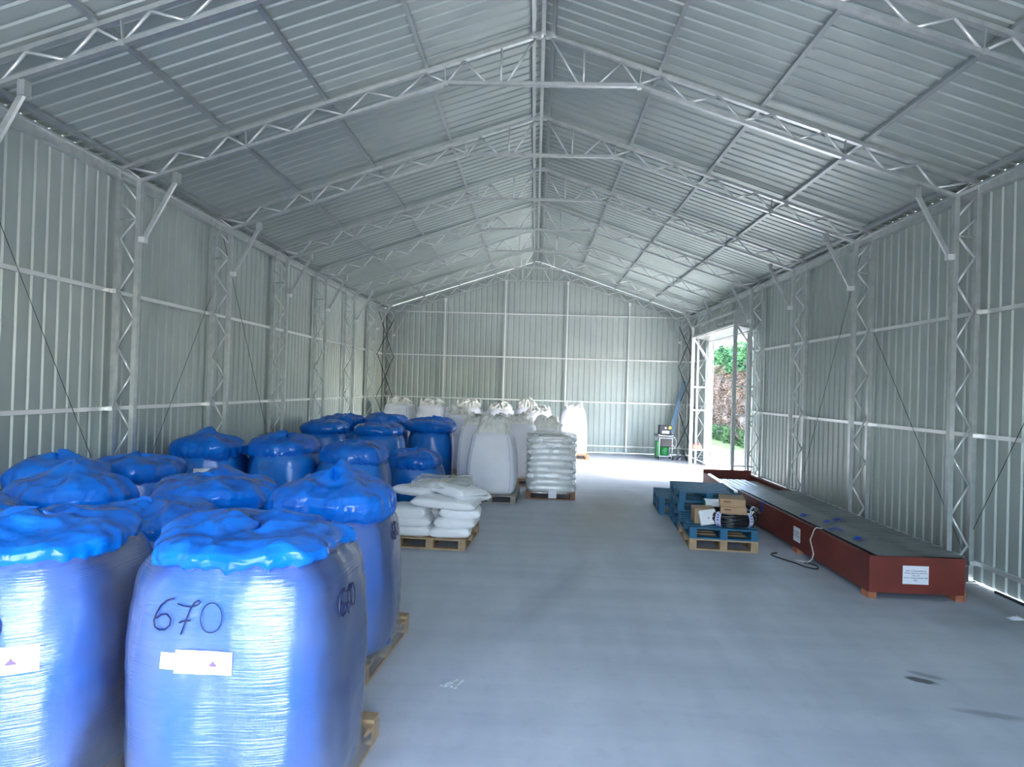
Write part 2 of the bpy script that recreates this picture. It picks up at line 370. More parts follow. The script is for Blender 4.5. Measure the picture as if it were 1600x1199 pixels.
def column(sg, z0, label, y):
    t = thing('lattice_column', label, 'column', (sg*5.484, y, z0), 0, 'lattice wall columns')
    d = -sg
    H = lambda z: z-z0
    MB().box(-.03, .03, -.035, .035, 0, H(4.93)).build('outer_chord', M['steel'], t)
    MB().box(d*.272-.03, d*.272+.03, -.035, .035, 0, H(4.80)).build('inner_chord', M['steel'], t)
    MB().beam((0, 0, H(4.93)), (d*.272, 0, H(4.80)), .05, .04).build('cap_bar', M['steel'], t)
    on = [4.52, 4.04, 3.352, 2.63, 1.91, 1.19, .45]; inn = [4.30, 3.70, 2.99, 2.27, 1.55, .82, .12]
    seq = [(0, 4.80), (1, 4.55)]
    pts = []
    for a, b in zip(on, inn): pts += [(0, a), (1, b)]
    bars = [seq] + [(pts[k], pts[k+1]) for k in range(len(pts)-1)]
    for a, b in bars:
        if min(a[1], b[1]) < z0+.05: continue
        MB().tube([(d*(.03+.21*a[0]), 0, H(a[1])), (d*(.03+.21*b[0]), 0, H(b[1]))], .014, 6).build('lacing_bar', M['web'], t, True)
    MB().tube([(0, 0, H(4.29)), (d*.272, 0, H(4.31))], .01, 6).build('tie_bar', M['steel'], t, True)
    if z0 == 0:
        m_ = MB(); m_.box(-.08, .08, -.07, .07, 0, .012); m_.box(d*.272-.08, d*.272+.08, -.07, .07, 0, .012); m_.build('base_plate', M['steel'], t)
        for zg in (.246, 1.818, 3.352): MB().box(-.045, .045, -.075, -.035, zg-.03, zg+.03).build('girt_clip', M['steel'], t)
        MB().tube([(0, -.02, .2), (d*.272, -.02, .2)], .012, 6).build('tie_bar', M['steel'], t, True)
    k = MB().beam((d*.36, 0, H(4.08)), (d*.74, 0, H(4.80)), .05, .035, (0, 1, 0)).build('knee_brace', M['steel'], t)
    b1 = MB(); b1.box(min(d*.29, d*.37), max(d*.29, d*.37), -.04, .04, H(4.0), H(4.07)); b1.build('brace_foot', M['white_steel'], k)
    MB().box(min(d*.72, d*.79), max(d*.72, d*.79), -.042, .042, H(4.78), H(4.92)).build('brace_head', M['steel'], k)
    return t
near = ['nearest the camera', 'second from the camera', 'third from the camera', 'fourth from the camera', 'fifth from the camera', 'sixth from the camera', 'seventh from the camera', 'in the far corner']
cl = column(-1, 0, 'galvanised lattice column on the left wall, nearest the camera', 0)
for i in range(1, 8): dup(cl, (-5.484, FY[i], 0), 0, 'galvanised lattice column on the left wall, ' + near[i])
cr = column(1, 0, 'galvanised lattice column on the right wall, nearest the camera', 0)
for i in range(1, 8):
    if i == 5: continue
    dup(cr, (5.484, FY[i], 0), 0, 'galvanised lattice column on the right wall, ' + {1: 'behind the near end of the red crate', 2: 'second before the doorway, halfway along the red crate', 3: 'next before the doorway', 4: 'at the near side of the doorway', 6: 'at the far side of the doorway', 7: 'in the far corner behind the doorway'}[i])
column(1, 4.33, 'short lattice column standing on the door header', FY[5])

# purlins
PX = [5.38, 4.07, 2.79, 1.50, .13]; PN = ['lowest, along the eave', 'second up from the eave', 'third up from the eave', 'fourth up from the eave', 'beside the ridge']
for sg in (-1, 1):
    for x, nm in zip(PX, PN):
        z = zt(x)+.05
        m_ = MB(); m_.beam((sg*x, YF, z), (sg*x, YE, z), .05, .055, (sg*.32, 0, .95))
        o = m_.build('roof_purlin', M['purlin'])
        tag(o, 'long galvanised roof purlin on the %s slope, %s' % ('left' if sg < 0 else 'right', nm), 'purlin', 'roof purlins')
GZ = [.246, 1.818, 3.352]; GN = ['lowest, near the floor', 'at chest height', 'uppermost']
for z, nm in zip(GZ, ('lowest, just above the floor', 'middle one', 'upper one')):
    o = MB().box(-5.555, -5.515, YF, YE, z-.025, z+.025).build('wall_girt', M['web'])
    tag(o, 'galvanised horizontal rail along the left wall, ' + nm, 'wall rail', 'side wall rails')
    g_ = MB().box(5.515, 5.555, YF, D0-.02, z-.025, z+.025).build('wall_girt', M['web'])
    tag(g_, 'galvanised horizontal rail along the right wall before the doorway, ' + nm, 'wall rail', 'side wall rails')
    g_ = MB().box(5.515, 5.555, D1+.02, YE, z-.025, z+.025).build('wall_girt', M['web'])
    tag(g_, 'short horizontal rail on the right wall beyond the doorway, ' + nm, 'wall rail', 'side wall rails')
for z, nm, xx in ((.246, 'lowest, just above the floor', 5.5), (1.818, 'at the height of the white bags', 5.5), (3.36, 'above head height', 5.5), (4.93, 'topmost', 5.0)):
    o = MB().box(-xx, xx, YE-.05, YE-.01, z-.022, z+.022).build('wall_girt', M['web'])
    tag(o, 'horizontal rail across the far end wall, ' + nm, 'wall rail', 'end wall rails')
for x, nm in ((-3.3, 'leftmost'), (-1.11, 'second from left'), (1.13, 'second from right'), (3.35, 'rightmost')):
    t = thing('wind_post', 'slim vertical steel post on the far end wall, ' + nm, 'post', (x, YE-.12, 0), 0, 'end wall posts')
    MB().box(-.022, .022, -.03, .03, 0, zb(x)-.0).build('shaft', M['web'], t)
    MB().box(-.04, .04, -.05, .05, zb(x)-.12, zb(x)-.01).build('head_plate', M['white_steel'], t)
# thin bracing rods
rods = [(-1, [(.2, 4.6), (2.42, .75)], 'in the nearest left bay'), (-1, [(5.15, 3.95), (3.0, .45)], 'in the second left bay'), (-1, [(5.3, 4.75), (7.3, 1.35)], 'in the third left bay'),
        (1, [(.2, 4.6), (2.5, .6)], 'nearest the camera on the right'), (1, [(4.95, 3.35), (2.62, .3)], 'behind the red crate on the right'), (1, [(5.4, 4.7), (7.8, .1)], 'in the third right bay, leaning left')]
for sg, ((ya, za), (yb, zb_)), nm in rods:
    o = MB().tube([(sg*5.50, ya, za), (sg*5.50, yb, zb_)], .004, 5).build('bracing_rod', M['dark_steel'], smooth=True)
    tag(o, 'thin dark diagonal bracing rod ' + nm + (' wall' if 'bay' in nm and ',' not in nm else ''), 'bracing rod', 'bracing rods')
# dark X bracing in the last bay, both sides
for sg in (-1, 1):
    t = thing('cross_bracing', 'dark diagonal steel cross bracing in the last bay of the %s wall' % ('left' if sg < 0 else 'right'), 'bracing', (sg*5.15, 15, 0))
    for za, zb_ in ((4.6, 3.2), (3.2, 1.75), (1.75, .3)):
        for a, b in ((za, zb_), (zb_, za)):
            MB().beam((-sg*.0 + (0.02 if a > b else -.02), .04, a), ((0.02 if a > b else -.02), 2.42, b), .05, .006, (sg, 0, 0)).build('angle_bar', M['dark_steel'], t)

# ------------------------------------------------------------------ doorway portal on the right wall
t = thing('door_portal', 'boxy galvanised steel portal frame standing inside the side doorway', 'door frame', (5.2, 12.5, 0))
def pb(x0, x1, y0, y1, z0, z1, nm, m=None): MB().box(x0-5.2, x1-5.2, y0-12.5, y1-12.5, z0, z1).build(nm, m or M['steel'], t)
pb(4.89, 4.97, 10.25, 10.34, 0, 4.33, 'near_post'); pb(4.89, 4.97, 14.46, 14.55, 0, 4.33, 'far_post', M['white_steel'])  # far post is galvanised like the near one; sunlight is put into its white
pb(5.40, 5.50, 14.40, 14.55, 0, 3.9, 'far_jamb', M['white_steel']); pb(5.42, 5.50, 10.84, 10.93, 0, 3.9, 'near_jamb')  # far jamb coloured white as if sunlit, near jamb left plain steel
pb(4.9, 4.95, 10.3, 14.5, 4.28, 4.33, 'header_rail'); pb(4.9, 4.95, 10.3, 14.5, 3.97, 4.02, 'header_rail')
pb(5.42, 5.5, 10.3, 14.5, 4.28, 4.33, 'header_rail'); pb(5.42, 5.5, 10.3, 14.5, 3.84, 3.90, 'header_rail')
for y in (11.3, 12.1, 12.9, 13.7): pb(4.91, 4.94, y-.015, y+.015, 4.0, 4.3, 'header_stud')
for zz in (2.44, 1.72, .48):
    pb(4.95, 5.42, 14.48, 14.52, zz-.02, zz+.02, 'tie', M['white_steel']); pb(4.95, 5.44, 10.28, 10.32, zz-.02, zz+.02, 'tie')  # far ties share the white that imitates sun
for y in (10.28, 14.5):
    for zz in (4.3, 4.0): pb(4.95, 5.42, y-.02, y+.02, zz-.03, zz+.03, 'tie')
    m_ = MB().beam((4.95-5.2, y-12.5, 3.95), (5.45-5.2, y-12.5, 3.25), .04, .03, (0, 1, 0)).build('corner_brace', M['steel'] if y < 12 else M['white_steel'], t)  # far brace gets the sunlit white, near brace plain steel
# plate boxes at the header ends
pb(4.93, 5.42, 10.36, 10.40, 4.02, 4.28, 'end_plate'); pb(4.93, 5.1, 14.40, 14.44, 4.02, 4.28, 'end_plate')
# raised door leaf lying under the header
mb = MB()
pr_ = profile(0, .46, .09, .012)
mb.grid([[(4.97+s_, 10.4, 3.955-s_*.16+d) for s_, d in pr_], [(4.97+s_, 14.4, 3.955-s_*.16+d) for s_, d in pr_]], closed=False)
S(mb.build('door_1', M['steel']))
# red toolbox on the lowest tie of the far side
t = thing('toolbox', 'small red box resting on the lowest tie of the door portal', 'box', (5.12, 14.5, .50))
MB().box(-.13, .13, -.08, .08, 0, .14).build('body', M['red_plastic'], t, bevel=.01)
MB().tube([(-.06, 0, .14), (-.05, 0, .18), (.05, 0, .18), (.06, 0, .14)], .008, 6).build('handle', M['red_plastic'], t)

# ------------------------------------------------------------------ pallets
def make_pallet(L, Wd, m, label, loc, rz, group='pallets', H=.15, mb_=None):
    t = thing('pallet', label, 'pallet', loc, rz, group)
    d_ = MB(); n = 7
    for k in range(n):
        y = -L/2 + (L-.1)*k/(n-1)
        d_.box(-Wd/2, Wd/2, y, y+.1, H-.022, H)
    for x in (-Wd/2, -.05, Wd/2-.1): d_.box(x, x+.1, -L/2, L/2, H-.044, H-.022)
    d_.build('deck', m, t)
    for x in (-Wd/2, -.05, Wd/2-.1):
        for y in (-L/2, -.07, L/2-.14):
            MB().box(x, x+.1, y, y+.14, .02, H-.044).build('block', mb_ or m, t)
    b_ = MB()
    for x in (-Wd/2, -.05, Wd/2-.1): b_.box(x, x+.1, -L/2+.1, L/2-.1, .0, .02)
    for y in (-L/2, L/2-.1): b_.box(-Wd/2, Wd/2, y, y+.1, .0, .02)
    b_.build('bottom_boards', m, t)
    return t
PW = make_pallet(1.2, 1.0, M['wood'], 'pale wooden pallet under the front blue bag with two written 670 marks', (-1.46, -2.17, 0), R(-5), 'pallets under blue bags')

# ------------------------------------------------------------------ blue bags
def srad(th, n=2.7):
    return 1/((abs(math.cos(th))**n+abs(math.sin(th))**n)**(1/n))
def fb(x, y, z, o=3): return noise.fractal(Vector((x, y, z)), 1.0, 2.0, o)
class Bag:
    def __init__(s, r, zs, ztop, seed, sq=2.6, lean=(0, 0), neck=.2):
        s.neck = neck
        s.r, s.zs, s.zt, s.seed, s.sq, s.lean = r, zs, ztop, seed, sq, lean
    def body_r(s, th, z, extra=0.):
        h = s.zs; u = max(0, min(1, (z-.15)/(h-.15)))
        rr = s.r*(.965+.06*math.sin(PI*min(1, u*1.15+.05))**.7) * srad(th, s.sq)*.955
        # rounded shoulder
        k = (z-(h-.20))/.20
        if k > 0: rr *= 1-s.neck*min(1.35, k)**2.3
        cx, cy = math.cos(th), math.sin(th)
        rr += .018*fb(cx*1.6+s.seed, cy*1.6, z*1.2)
        rr += .006*noise.noise(Vector((cx*7+s.seed, cy*7, z*1.5)))
        return rr+extra
    def pt(s, th, z, extra=0.):
        rr = s.body_r(th, z, extra); u = z/s.zs
        return Vector((rr*math.cos(th)+s.lean[0]*u, rr*math.sin(th)+s.lean[1]*u, z-.15))
def blue_bag(x, y, label, seed, r=.56, zs=1.2, ztop=1.45, rz=R(-5), near=False, number=None, number2=None, paper=None, cap_off=(0, 0), cap_w=1., lobes=0.06, peak=(0, 0), place_pallet=True, plabel=None, sq=2.6, split=0., mush=.25):
    t = thing('bulk_bag', label, 'bulk bag', (x, y, .15), 0, 'blue bulk bags')
    b = Bag(r, zs, ztop, seed, sq, neck=.15+.15*mush)
    N = 112 if near else 72
    ths = [2*PI*k/N for k in range(N)]
    nz = 44 if near else 26
    zsr = [.151+(zs+.05-.151)*k/nz for k in range(nz+1)]
    mb = MB(); mb.grid([[b.pt(a, z) for a in ths] for z in zsr], capend=True)
    mb.f.append(tuple(range(N))[::-1])
    mb.build('bag_body', M['blue_body_dimmed' if near else 'blue_body'], t, True)  # near bags take the blue dimmed against strong light
    # stretch film: skirt over the pallet edge, body, shoulder
    big = number2 is not None or seed == 7.7
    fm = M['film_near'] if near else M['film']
    rows = []
    def filmpt(a, z):
        e = .014+.006*noise.noise(Vector((math.cos(a)*3+seed, math.sin(a)*3, z*14)))
        k = max(0, (z-(zs-.14))/.2)
        e += .035*k*(1+.8*noise.noise(Vector((math.cos(a)*4, math.sin(a)*4+seed, z*3))))
        p = b.pt(a, max(z, .16), e)
        if z < .30:
            q = (.30-z)/.22; q = min(1, q)**1.5
            ca, sa = math.cos(a-rz), math.sin(a-rz)
            kk = min(.505/max(abs(ca), 1e-3), (.615 if big else .535)/max(abs(sa), 1e-3))
            kk = min(kk, .72 if big else .60)
            rr = math.hypot(p.x, p.y)*(1-q)+(kk+.012)*q
            p = Vector((rr*math.cos(a), rr*math.sin(a), z-.15))
        return p
    zz = [.06+(.30-.06)*k/6 for k in range(6)]+[.30+(zs+.07-.30)*k/(nz) for k in range(nz+1)]
    for z in zz: rows.append([filmpt(a, z) for a in ths])
    MB().grid(rows).build('stretch_film', fm, t, True)
    # gathered liner on top
    n2 = 176 if near else 96; nt_ = 46 if near else 26
    prof = [(.60, -.06), (.74, -.055), (.86, -.02), (.92, .04), (.93, .10), (.88, .17), (.76, .225), (.58, .25), (.38, .262), (.18, .268), (.0, .27)]
    prof2 = [(.78, -.10), (.84, -.06), (.875, -.01), (.88, .05), (.86, .11), (.79, .165), (.67, .205), (.5, .235), (.33, .25), (.16, .262), (.0, .27)]
    prof = [(p[0]*mush+q_[0]*(1-mush), p[1]*mush+q_[1]*(1-mush)) for p, q_ in zip(prof, prof2)]
    hs = (ztop-zs)/.27
    def pr2(u):
        q = u*(len(prof)-1); i = min(int(q), len(prof)-2); f_ = q-i; f_ = f_*f_*(3-2*f_)*.35+f_*.65
        return prof[i][0]*(1-f_)+prof[i+1][0]*f_, prof[i][1]*(1-f_)+prof[i+1][1]*f_
    rows = []
    for j in range(nt_+1):
        u = j/nt_; pr0, pz0 = pr2(u); row = []
        for k in range(n2):
            a = 2*PI*k/n2; ca, sa = math.cos(a), math.sin(a)
            lob = fb(ca*.9+seed*3.1, sa*.9+seed, .3+u*.5, 2)
            rr = pr0*r*cap_w*(1+lob*1.3*lobes*2)*srad(a, 2.4)
            fold = noise.noise(Vector((ca*6+seed, sa*6, u*1.6)))
            edge = math.exp(-((u-.12)/.16)**2)
            rr += (.038*fold*(1-u)+.03*edge*noise.noise(Vector((ca*13, sa*13+seed, u*2))))
            X = rr*ca+cap_off[0]*u**.5; Y = rr*sa+cap_off[1]*u**.5
            rid = 1-math.sqrt(noise.noise(Vector((X*3.2+seed*2, Y*3.2, seed)))**2+.004)*2
            rid2 = 1-math.sqrt(noise.noise(Vector((X*7+seed, Y*7+u, seed*1.3+u)))**2+.006)*2
            Z = pz0*hs + u*(.055*(rid-.6)+.020*(rid2-.5)) + .07*lob*u
            if peak != (0, 0): Z += .10*math.exp(-((X-peak[0])**2+(Y-peak[1])**2)/.03)*u
            if split: Z -= split*math.exp(-((X*.94+Y*.34)/.07)**2)*u
            Z += edge*.03*noise.noise(Vector((ca*8+seed, sa*8, 1)))
            out_ = .014*(rid2-.4)*(1-u*.6)
            row.append((X+ca*out_, Y+sa*out_, zs-.15+Z))
        rows.append(row)
    MB().grid(rows, capend=True).build('liner_top', M['cap'], t, True)
    # writing and labels follow the film surface
    def on(a_deg, z, e=.022): return b.pt(R(a_deg), z, e)
    def stroke(pts, wd=.004):
        mb_ = MB(); mb_.tube(pts, wd, 5); return mb_
    def number_670(a0, z0, h, wa, wd):
        """a0 angle of the left edge, z0 baseline, h height, wa total angular width (deg)"""
        m_ = MB()
        def P(u, v): return on(a0+u*wa, z0+v*h)
        m_.tube([P(.20+.0*i, 0) for i in range(0)] or [P(u, v) for u, v in ((.26, 1.), (.16, .93), (.07, .75), (.02, .5), (.0, .28), (.03, .08), (.10, 0), (.19, .04), (.25, .2), (.25, .38), (.18, .5), (.09, .47), (.03, .35))], wd, 5)
        m_.tube([P(u, v) for u, v in ((.33, .86), (.41, .80), (.52, .78), (.60, .82), (.65, .93), (.62, .98), (.56, .9), (.51, .7), (.48, .45), (.45, .2), (.42, -.08))], wd*.85, 5)
        m_.tube([P(u, v) for u, v in ((.38, .28), (.44, .34), (.53, .35))], wd, 5)
        m_.tube([P(.83+.16*math.cos(q*PI/9+1.9), .47+.46*math.sin(q*PI/9+1.9)) for q in range(19)], wd*.6, 5)
        m_.build('written_number', M['marker'], t, True)
    if number: number_670(*number)
    if number2: number_670(*number2)
    if paper:
        for a0, a1, z0, z1, deco in paper:
            m_ = MB(); n_ = 10
            m_.grid([[on(a0+(a1-a0)*i/n_, z, .019 if deco else .017) for i in range(n_+1)] for z in (z0, (z0+z1)/2, z1)], closed=False)
            o = m_.build('paper_label', M['paper'], t, True)
            if deco:
                def PP(u, v): return on(a0+(a1-a0)*u, z0+(z1-z0)*v, .0205)
                def patch(u0, u1, v0, v1, mm, nm):
                    q = MB(); q.grid([[PP(u0+(u1-u0)*i/3, v) for i in range(4)] for v in (v0, v1)], closed=False); q.build(nm, mm, o)
                lg = MB(); lg.add([PP(.60, .35), PP(.74, .35), PP(.72, .45), PP(.69, .5), PP(.67, .62), PP(.64, .5), PP(.61, .44)], [(0, 1, 2, 3, 4, 5, 6)]); lg.build('logo', M['purple_ink'], o)
                patch(.64, .71, .76, .81, M['faint_ink'], 'print_line'); patch(.62, .72, .2, .23, M['faint_ink'], 'print_line')
                # the digits 1202 as small strokes
                dg = MB(); w_ = .03
                def seg(u, pts):
                    dg.tube([on(a0+(a1-a0)*(u+px*w_), z0+(z1-z0)*(.16+py_*.13), .0215) for px, py_ in pts], .0009, 4)
                seg(.26, ((0, .8), (.4, 1), (.4, 0))); seg(.305, ((0, .8), (.4, 1), (.8, .8), (.1, 0), (.9, 0)))
                seg(.35, ((.4, 0), (0, .5), (.4, 1), (.8, .5), (.4, 0))); seg(.395, ((0, .8), (.4, 1), (.8, .8), (.1, 0), (.9, 0)))
                dg.build('printed_digits', M['ink'], o)
    if place_pallet and plabel:
        q_ = dup(PW, (x, y+(.02 if big else 0), 0), rz, plabel, 'pallets under blue bags')
        if not big: q_.scale = (1.0, .88, 1)
    return t

BL = lambda s_: 'wooden pallet under the ' + s_
blue_bag(-1.46, -2.22, 'large blue wrapped bulk bag in front, marked 670 above a paper label', 1.7, zs=1.36, ztop=1.49, near=True,
         number=(-116.5, 1.07, .145, 34, .0042), number2=(-26, 1.06, .13, 22, .006),
         paper=[(-111, -101, .90, .975, False), (-104, -77, .885, .99, True)], cap_w=1.0, split=.03, sq=3.0)
blue_bag(-2.74, -2.17, 'large blue wrapped bulk bag cut off at lower left, only a 0 written on it', 4.4, zs=1.30, ztop=1.48, near=True,
         number=(-100, .945, .16, 35, .0065), paper=[(-82, -50, .80, .93, True)], plabel=BL('blue bag at the lower left edge of the photo'), sq=2.9)
blue_bag(-2.78, -1.02, 'blue bag top sunk between the two front bags and the flat one behind', 6.1, r=.54, zs=1.12, ztop=1.34, near=True, plabel=BL('low blue bag behind the two front ones'))
blue_bag(-1.62, -.40, 'tall blue bag behind the front one, blue cap above a 6 on its right side', 7.7, zs=1.2, ztop=1.46, near=True, r=.555,
         number=(-12, .98, .13, 20, .005), plabel=BL('tall blue bag second along the aisle'), peak=(.05, .15))
blue_bag(-2.86, .12, 'blue bag with a wide flat-topped liner, left of the tall aisle bag', 9.2, zs=1.13, ztop=1.38, near=True, cap_w=1.12, r=.54, plabel=BL('flat-topped blue bag'))
blue_bag(-3.84, -.42, 'blue bag with pointed peak and shiny film band, among the bags at left', 11.3, zs=1.12, ztop=1.44, near=True, cap_off=(0, 0), peak=(.0, .02), plabel=BL('peaked blue bag at left'))
blue_bag(-4.45, 1.46, 'blue bag with grey film on its right shoulder, behind the peaked one by the wall', 12.9, r=.5, zs=1.14, ztop=1.34, plabel=BL('blue bag nearest the second wall column'))
blue_bag(-4.0, -1.55, 'blue bag at the very left edge with rounded film-covered shoulder', 14.1, zs=1.22, ztop=1.40, near=True, plabel=BL('rounded blue bag at the very left edge'))
blue_bag(-4.66, .48, 'blue bag farthest left by the wall, only its dark top showing', 15.6, r=.46, zs=1.18, ztop=1.44, plabel=BL('blue bag farthest left by the wall'))
blue_bag(-4.88, 3.9, 'blue bag marked 670 beside a paper label, standing by the left wall', 17.2, zs=1.12, ztop=1.42, near=False, peak=(-.02, 0),
         number=(-113, .93, .10, 27, .005), paper=[(-86, -54, .87, .95, False)], plabel=BL('middle-row blue bag by the left wall'), rz=0, lobes=.09)
blue_bag(-3.80, 4.15, 'blue bag with faint number in the middle row, grey film on its right shoulder', 18.4, zs=1.15, ztop=1.43, number=(-110, .93, .11, 30, .0022), plabel=BL('middle blue bag of the middle row'), rz=0, lobes=.08)
blue_bag(-2.68, 3.95, 'blue bag at the right of the middle row, bright film stripe down its side', 20.3, zs=1.1, ztop=1.38, plabel=BL('right blue bag of the middle row'), rz=0)
blue_bag(-4.52, 8.1, 'blue bag at the left of the farther blue group', 22.8, mush=.8, zs=1.2, ztop=1.45, number=(-106, 1.0, .09, 24, .002), plabel=BL('left blue bag of the farther group'), rz=0)
blue_bag(-4.60, 9.45, 'blue bag at the back of the farther group, cap only, on the left', 24.1, mush=.8, zs=1.2, ztop=1.5, plabel=BL('rear left blue bag'), rz=0, lobes=.09)
blue_bag(-3.12, 7.25, 'blue bag in the middle of the farther group with two bright stripes', 26.6, mush=.8, zs=1.25, ztop=1.46, number=(-112, 1.0, .09, 24, .002), plabel=BL('middle blue bag of the farther group'), rz=0)
blue_bag(-3.5, 9.5, 'blue bag at the back of the farther group, cap only, on the right', 28.2, mush=.8, zs=1.25, ztop=1.54, plabel=BL('rear right blue bag'), rz=0, lobes=.1)
blue_bag(-2.34, 9.15, 'blue bag with a wide cushion-like cap beside the white bags', 30.9, zs=1.22, ztop=1.47, mush=.8, cap_w=1.16, r=.535, plabel=BL('blue bag beside the white bags'), rz=0)
blue_bag(-2.12, 6.15, 'short blue bag in front of the one with the cushion cap', 33.5, r=.53, zs=.78, ztop=1.06, place_pallet=True, plabel=BL('short blue bag'), rz=0)

# ------------------------------------------------------------------ white bulk bags
def white_bag(x, y, label, seed, hw=.46, zs=1.4, ztop=1.78, rz=0, plabel=None, pm='old', taper=.12, loops=True, wrinkle=1.):
    t = thing('bulk_bag', label, 'bulk bag', (x, y, .15), rz, 'white bulk bags')
    N = 64
    def bp(a, z):
        u = (z-.15)/(zs-.15); k = srad(a, 6.5-2.0*u)
        rr = hw*k*(.95+.10*math.sin(PI*min(1, u*.9+.08)))*(1-taper*max(0, u)**2.5)
        if z < .25: rr *= 1-.10*((.25-z)/.1)**2
        rr += .012*fb(math.cos(a)*2+seed, math.sin(a)*2, z*2)
        kk = (z-(zs-.10))/.10
        if kk > 0: rr *= 1-.16*kk**2
        return Vector((rr*math.cos(a), rr*math.sin(a), z-.15))
    ths = [2*PI*k/N for k in range(N)]; nz = 24
    rows = [[bp(a, .151+(zs-.151)*k/nz) for a in ths] for k in range(nz+1)]
    m_ = MB(); m_.grid(rows); m_.f.append(tuple(range(N))[::-1]); 
    m_.build('bag_body', M['fibc'], t, True)
    # gathered creased top
    N2 = 96; rows = []; nt_ = 22; top = ztop-zs
    for j in range(nt_+1):
        u = j/nt_; row = []
        for k in range(N2):
            a = 2*PI*k/N2; ca, sa = math.cos(a), math.sin(a)
            base = bp(a, zs-.005); r0 = math.hypot(base.x, base.y)
            q = [1.0, .98, .92, .82, .73, .67, .64, .58, .30][min(8, int(u*8))]; q2 = [1.0, .98, .92, .82, .73, .67, .64, .58, .30][min(8, int(u*8)+1)]
            f_ = u*8-int(u*8); rr = r0*(q*(1-f_)+q2*f_)
            rg = 1-2*abs(noise.noise(Vector((ca*3.2+seed, sa*3.2, u*1.4+seed))))
            rg2 = noise.noise(Vector((ca*8+seed, sa*8, u*3)))
            s_ = min(1, u*3)
            rr *= 1+wrinkle*(.22*(rg-.4)*s_+.10*rg2*s_)
            zl = top*(u**.9)*(.62+.38*(.5+.9*fb(ca*1.3+seed*2, sa*1.3, .5, 2)))
            row.append((rr*ca+.03*rg2*s_, rr*sa, zs-.155+zl+.05*(rg-.5)*s_))
        rows.append(row)
    MB().grid(rows, capend=True).build('gathered_top', M['fibc_top'], t, True)
    for a in (45, 135, 225, 315):
        for da in (-5, 5):
            m_ = MB(); m_.tube([bp(R(a+da), .16+(zs-.18)*k/16)+Vector((math.cos(R(a)), math.sin(R(a)), 0))*.003 for k in range(17)], .0028, 4); m_.build('seam', M['seam'], t, True)
        if loops:
            random.seed(int(seed*10)+a); m_ = MB(); r0 = R(a)
            p0 = bp(r0-.18, zs-.03); p1 = bp(r0+.18, zs-.03); c_ = (p0+p1)/2; lean = Vector((-math.cos(r0), -math.sin(r0), 0))*random.uniform(-.02, .16)
            h = random.uniform(.16, .30); pts = []
            for k in range(11):
                q = k/10; w_ = p0.lerp(p1, .5-.5*math.cos(q*PI)*.55); pts.append(w_+Vector((0, 0, h*math.sin(q*PI)))+lean*math.sin(q*PI)*1.2)
            m_.tube(pts, .014, 5); m_.build('lifting_loop', M['fibc_top'], t, True)
    if plabel:
        dup(PO if pm == 'old' else PW, (x, y, 0), rz, plabel, 'pallets under white bags')
    return t
PO = make_pallet(1.1, 1.0, M['old_wood'], 'grey weathered pallet under the front white bulk bag', (-.76, 7.28, 0), R(-3), 'pallets under white bags')
white_bag(-.78, 7.26, 'white bulk bag in front of the white group, creased cream top and thin blue seams', 2.3, hw=.48, zs=1.35, ztop=1.74, rz=R(-3), taper=.16)
white_bag(-.33, 9.5, 'white bulk bag directly behind the front white one, loop raised', 3.9, hw=.46, zs=1.42, ztop=1.66, plabel='pallet under the white bag directly behind the front one', pm='w')
white_bag(-1.22, 8.75, 'bluish white bulk bag squeezed between the front white bag and the cushion-capped blue one', 5.1, hw=.44, zs=1.40, ztop=1.66, plabel='pallet under the squeezed white bag', pm='w')
white_bag(-1.92, 10.75, 'white bulk bag right of the cushion-capped blue bag, cream puff on top', 6.6, hw=.48, zs=1.52, ztop=1.78, rz=.1, plabel='brown pallet under the white bag next to the cushion-capped blue bag', pm='w')
white_bag(.35, 10.3, 'white bulk bag with crumpled top right behind the sack stack', 8.8, hw=.5, zs=1.25, ztop=1.62, plabel='pallet under the white bag behind the sack stack', pm='w', wrinkle=1.3)
RN = ['leftmost in the back row, nearest the corner', 'second from left in the back row', 'third from left in the back row', 'fourth from left in the back row', 'fifth from left in the back row, right half crumpled']
for i, (x, y, zs_, zt_) in enumerate([(-4.42, 15.4, 1.62, 1.84), (-3.28, 15.1, 1.60, 1.84), (-2.08, 14.9, 1.6, 1.84), (-1.05, 14.8, 1.56, 1.82), (.16, 14.7, 1.48, 1.72)]):
    white_bag(x, y, 'white bulk bag ' + RN[i], 10.7+i*2.3, hw=.50, zs=zs_, ztop=zt_, plabel='pallet under the white bag ' + RN[i], pm='w', taper=.1, rz=.05*(i-2))
white_bag(-.22, 16.1, 'grey-white bulk bag hidden behind the fifth of the back row', 27.3, hw=.48, zs=1.6, ztop=1.95, plabel='pallet under the hidden grey-white bag', pm='w')
white_bag(1.33, 15.6, 'tall slim white bulk bag at the right end of the back row', 29.9, hw=.45, zs=1.66, ztop=1.76, plabel='light pallet under the rightmost white bag', pm='w', taper=.2, wrinkle=.6)

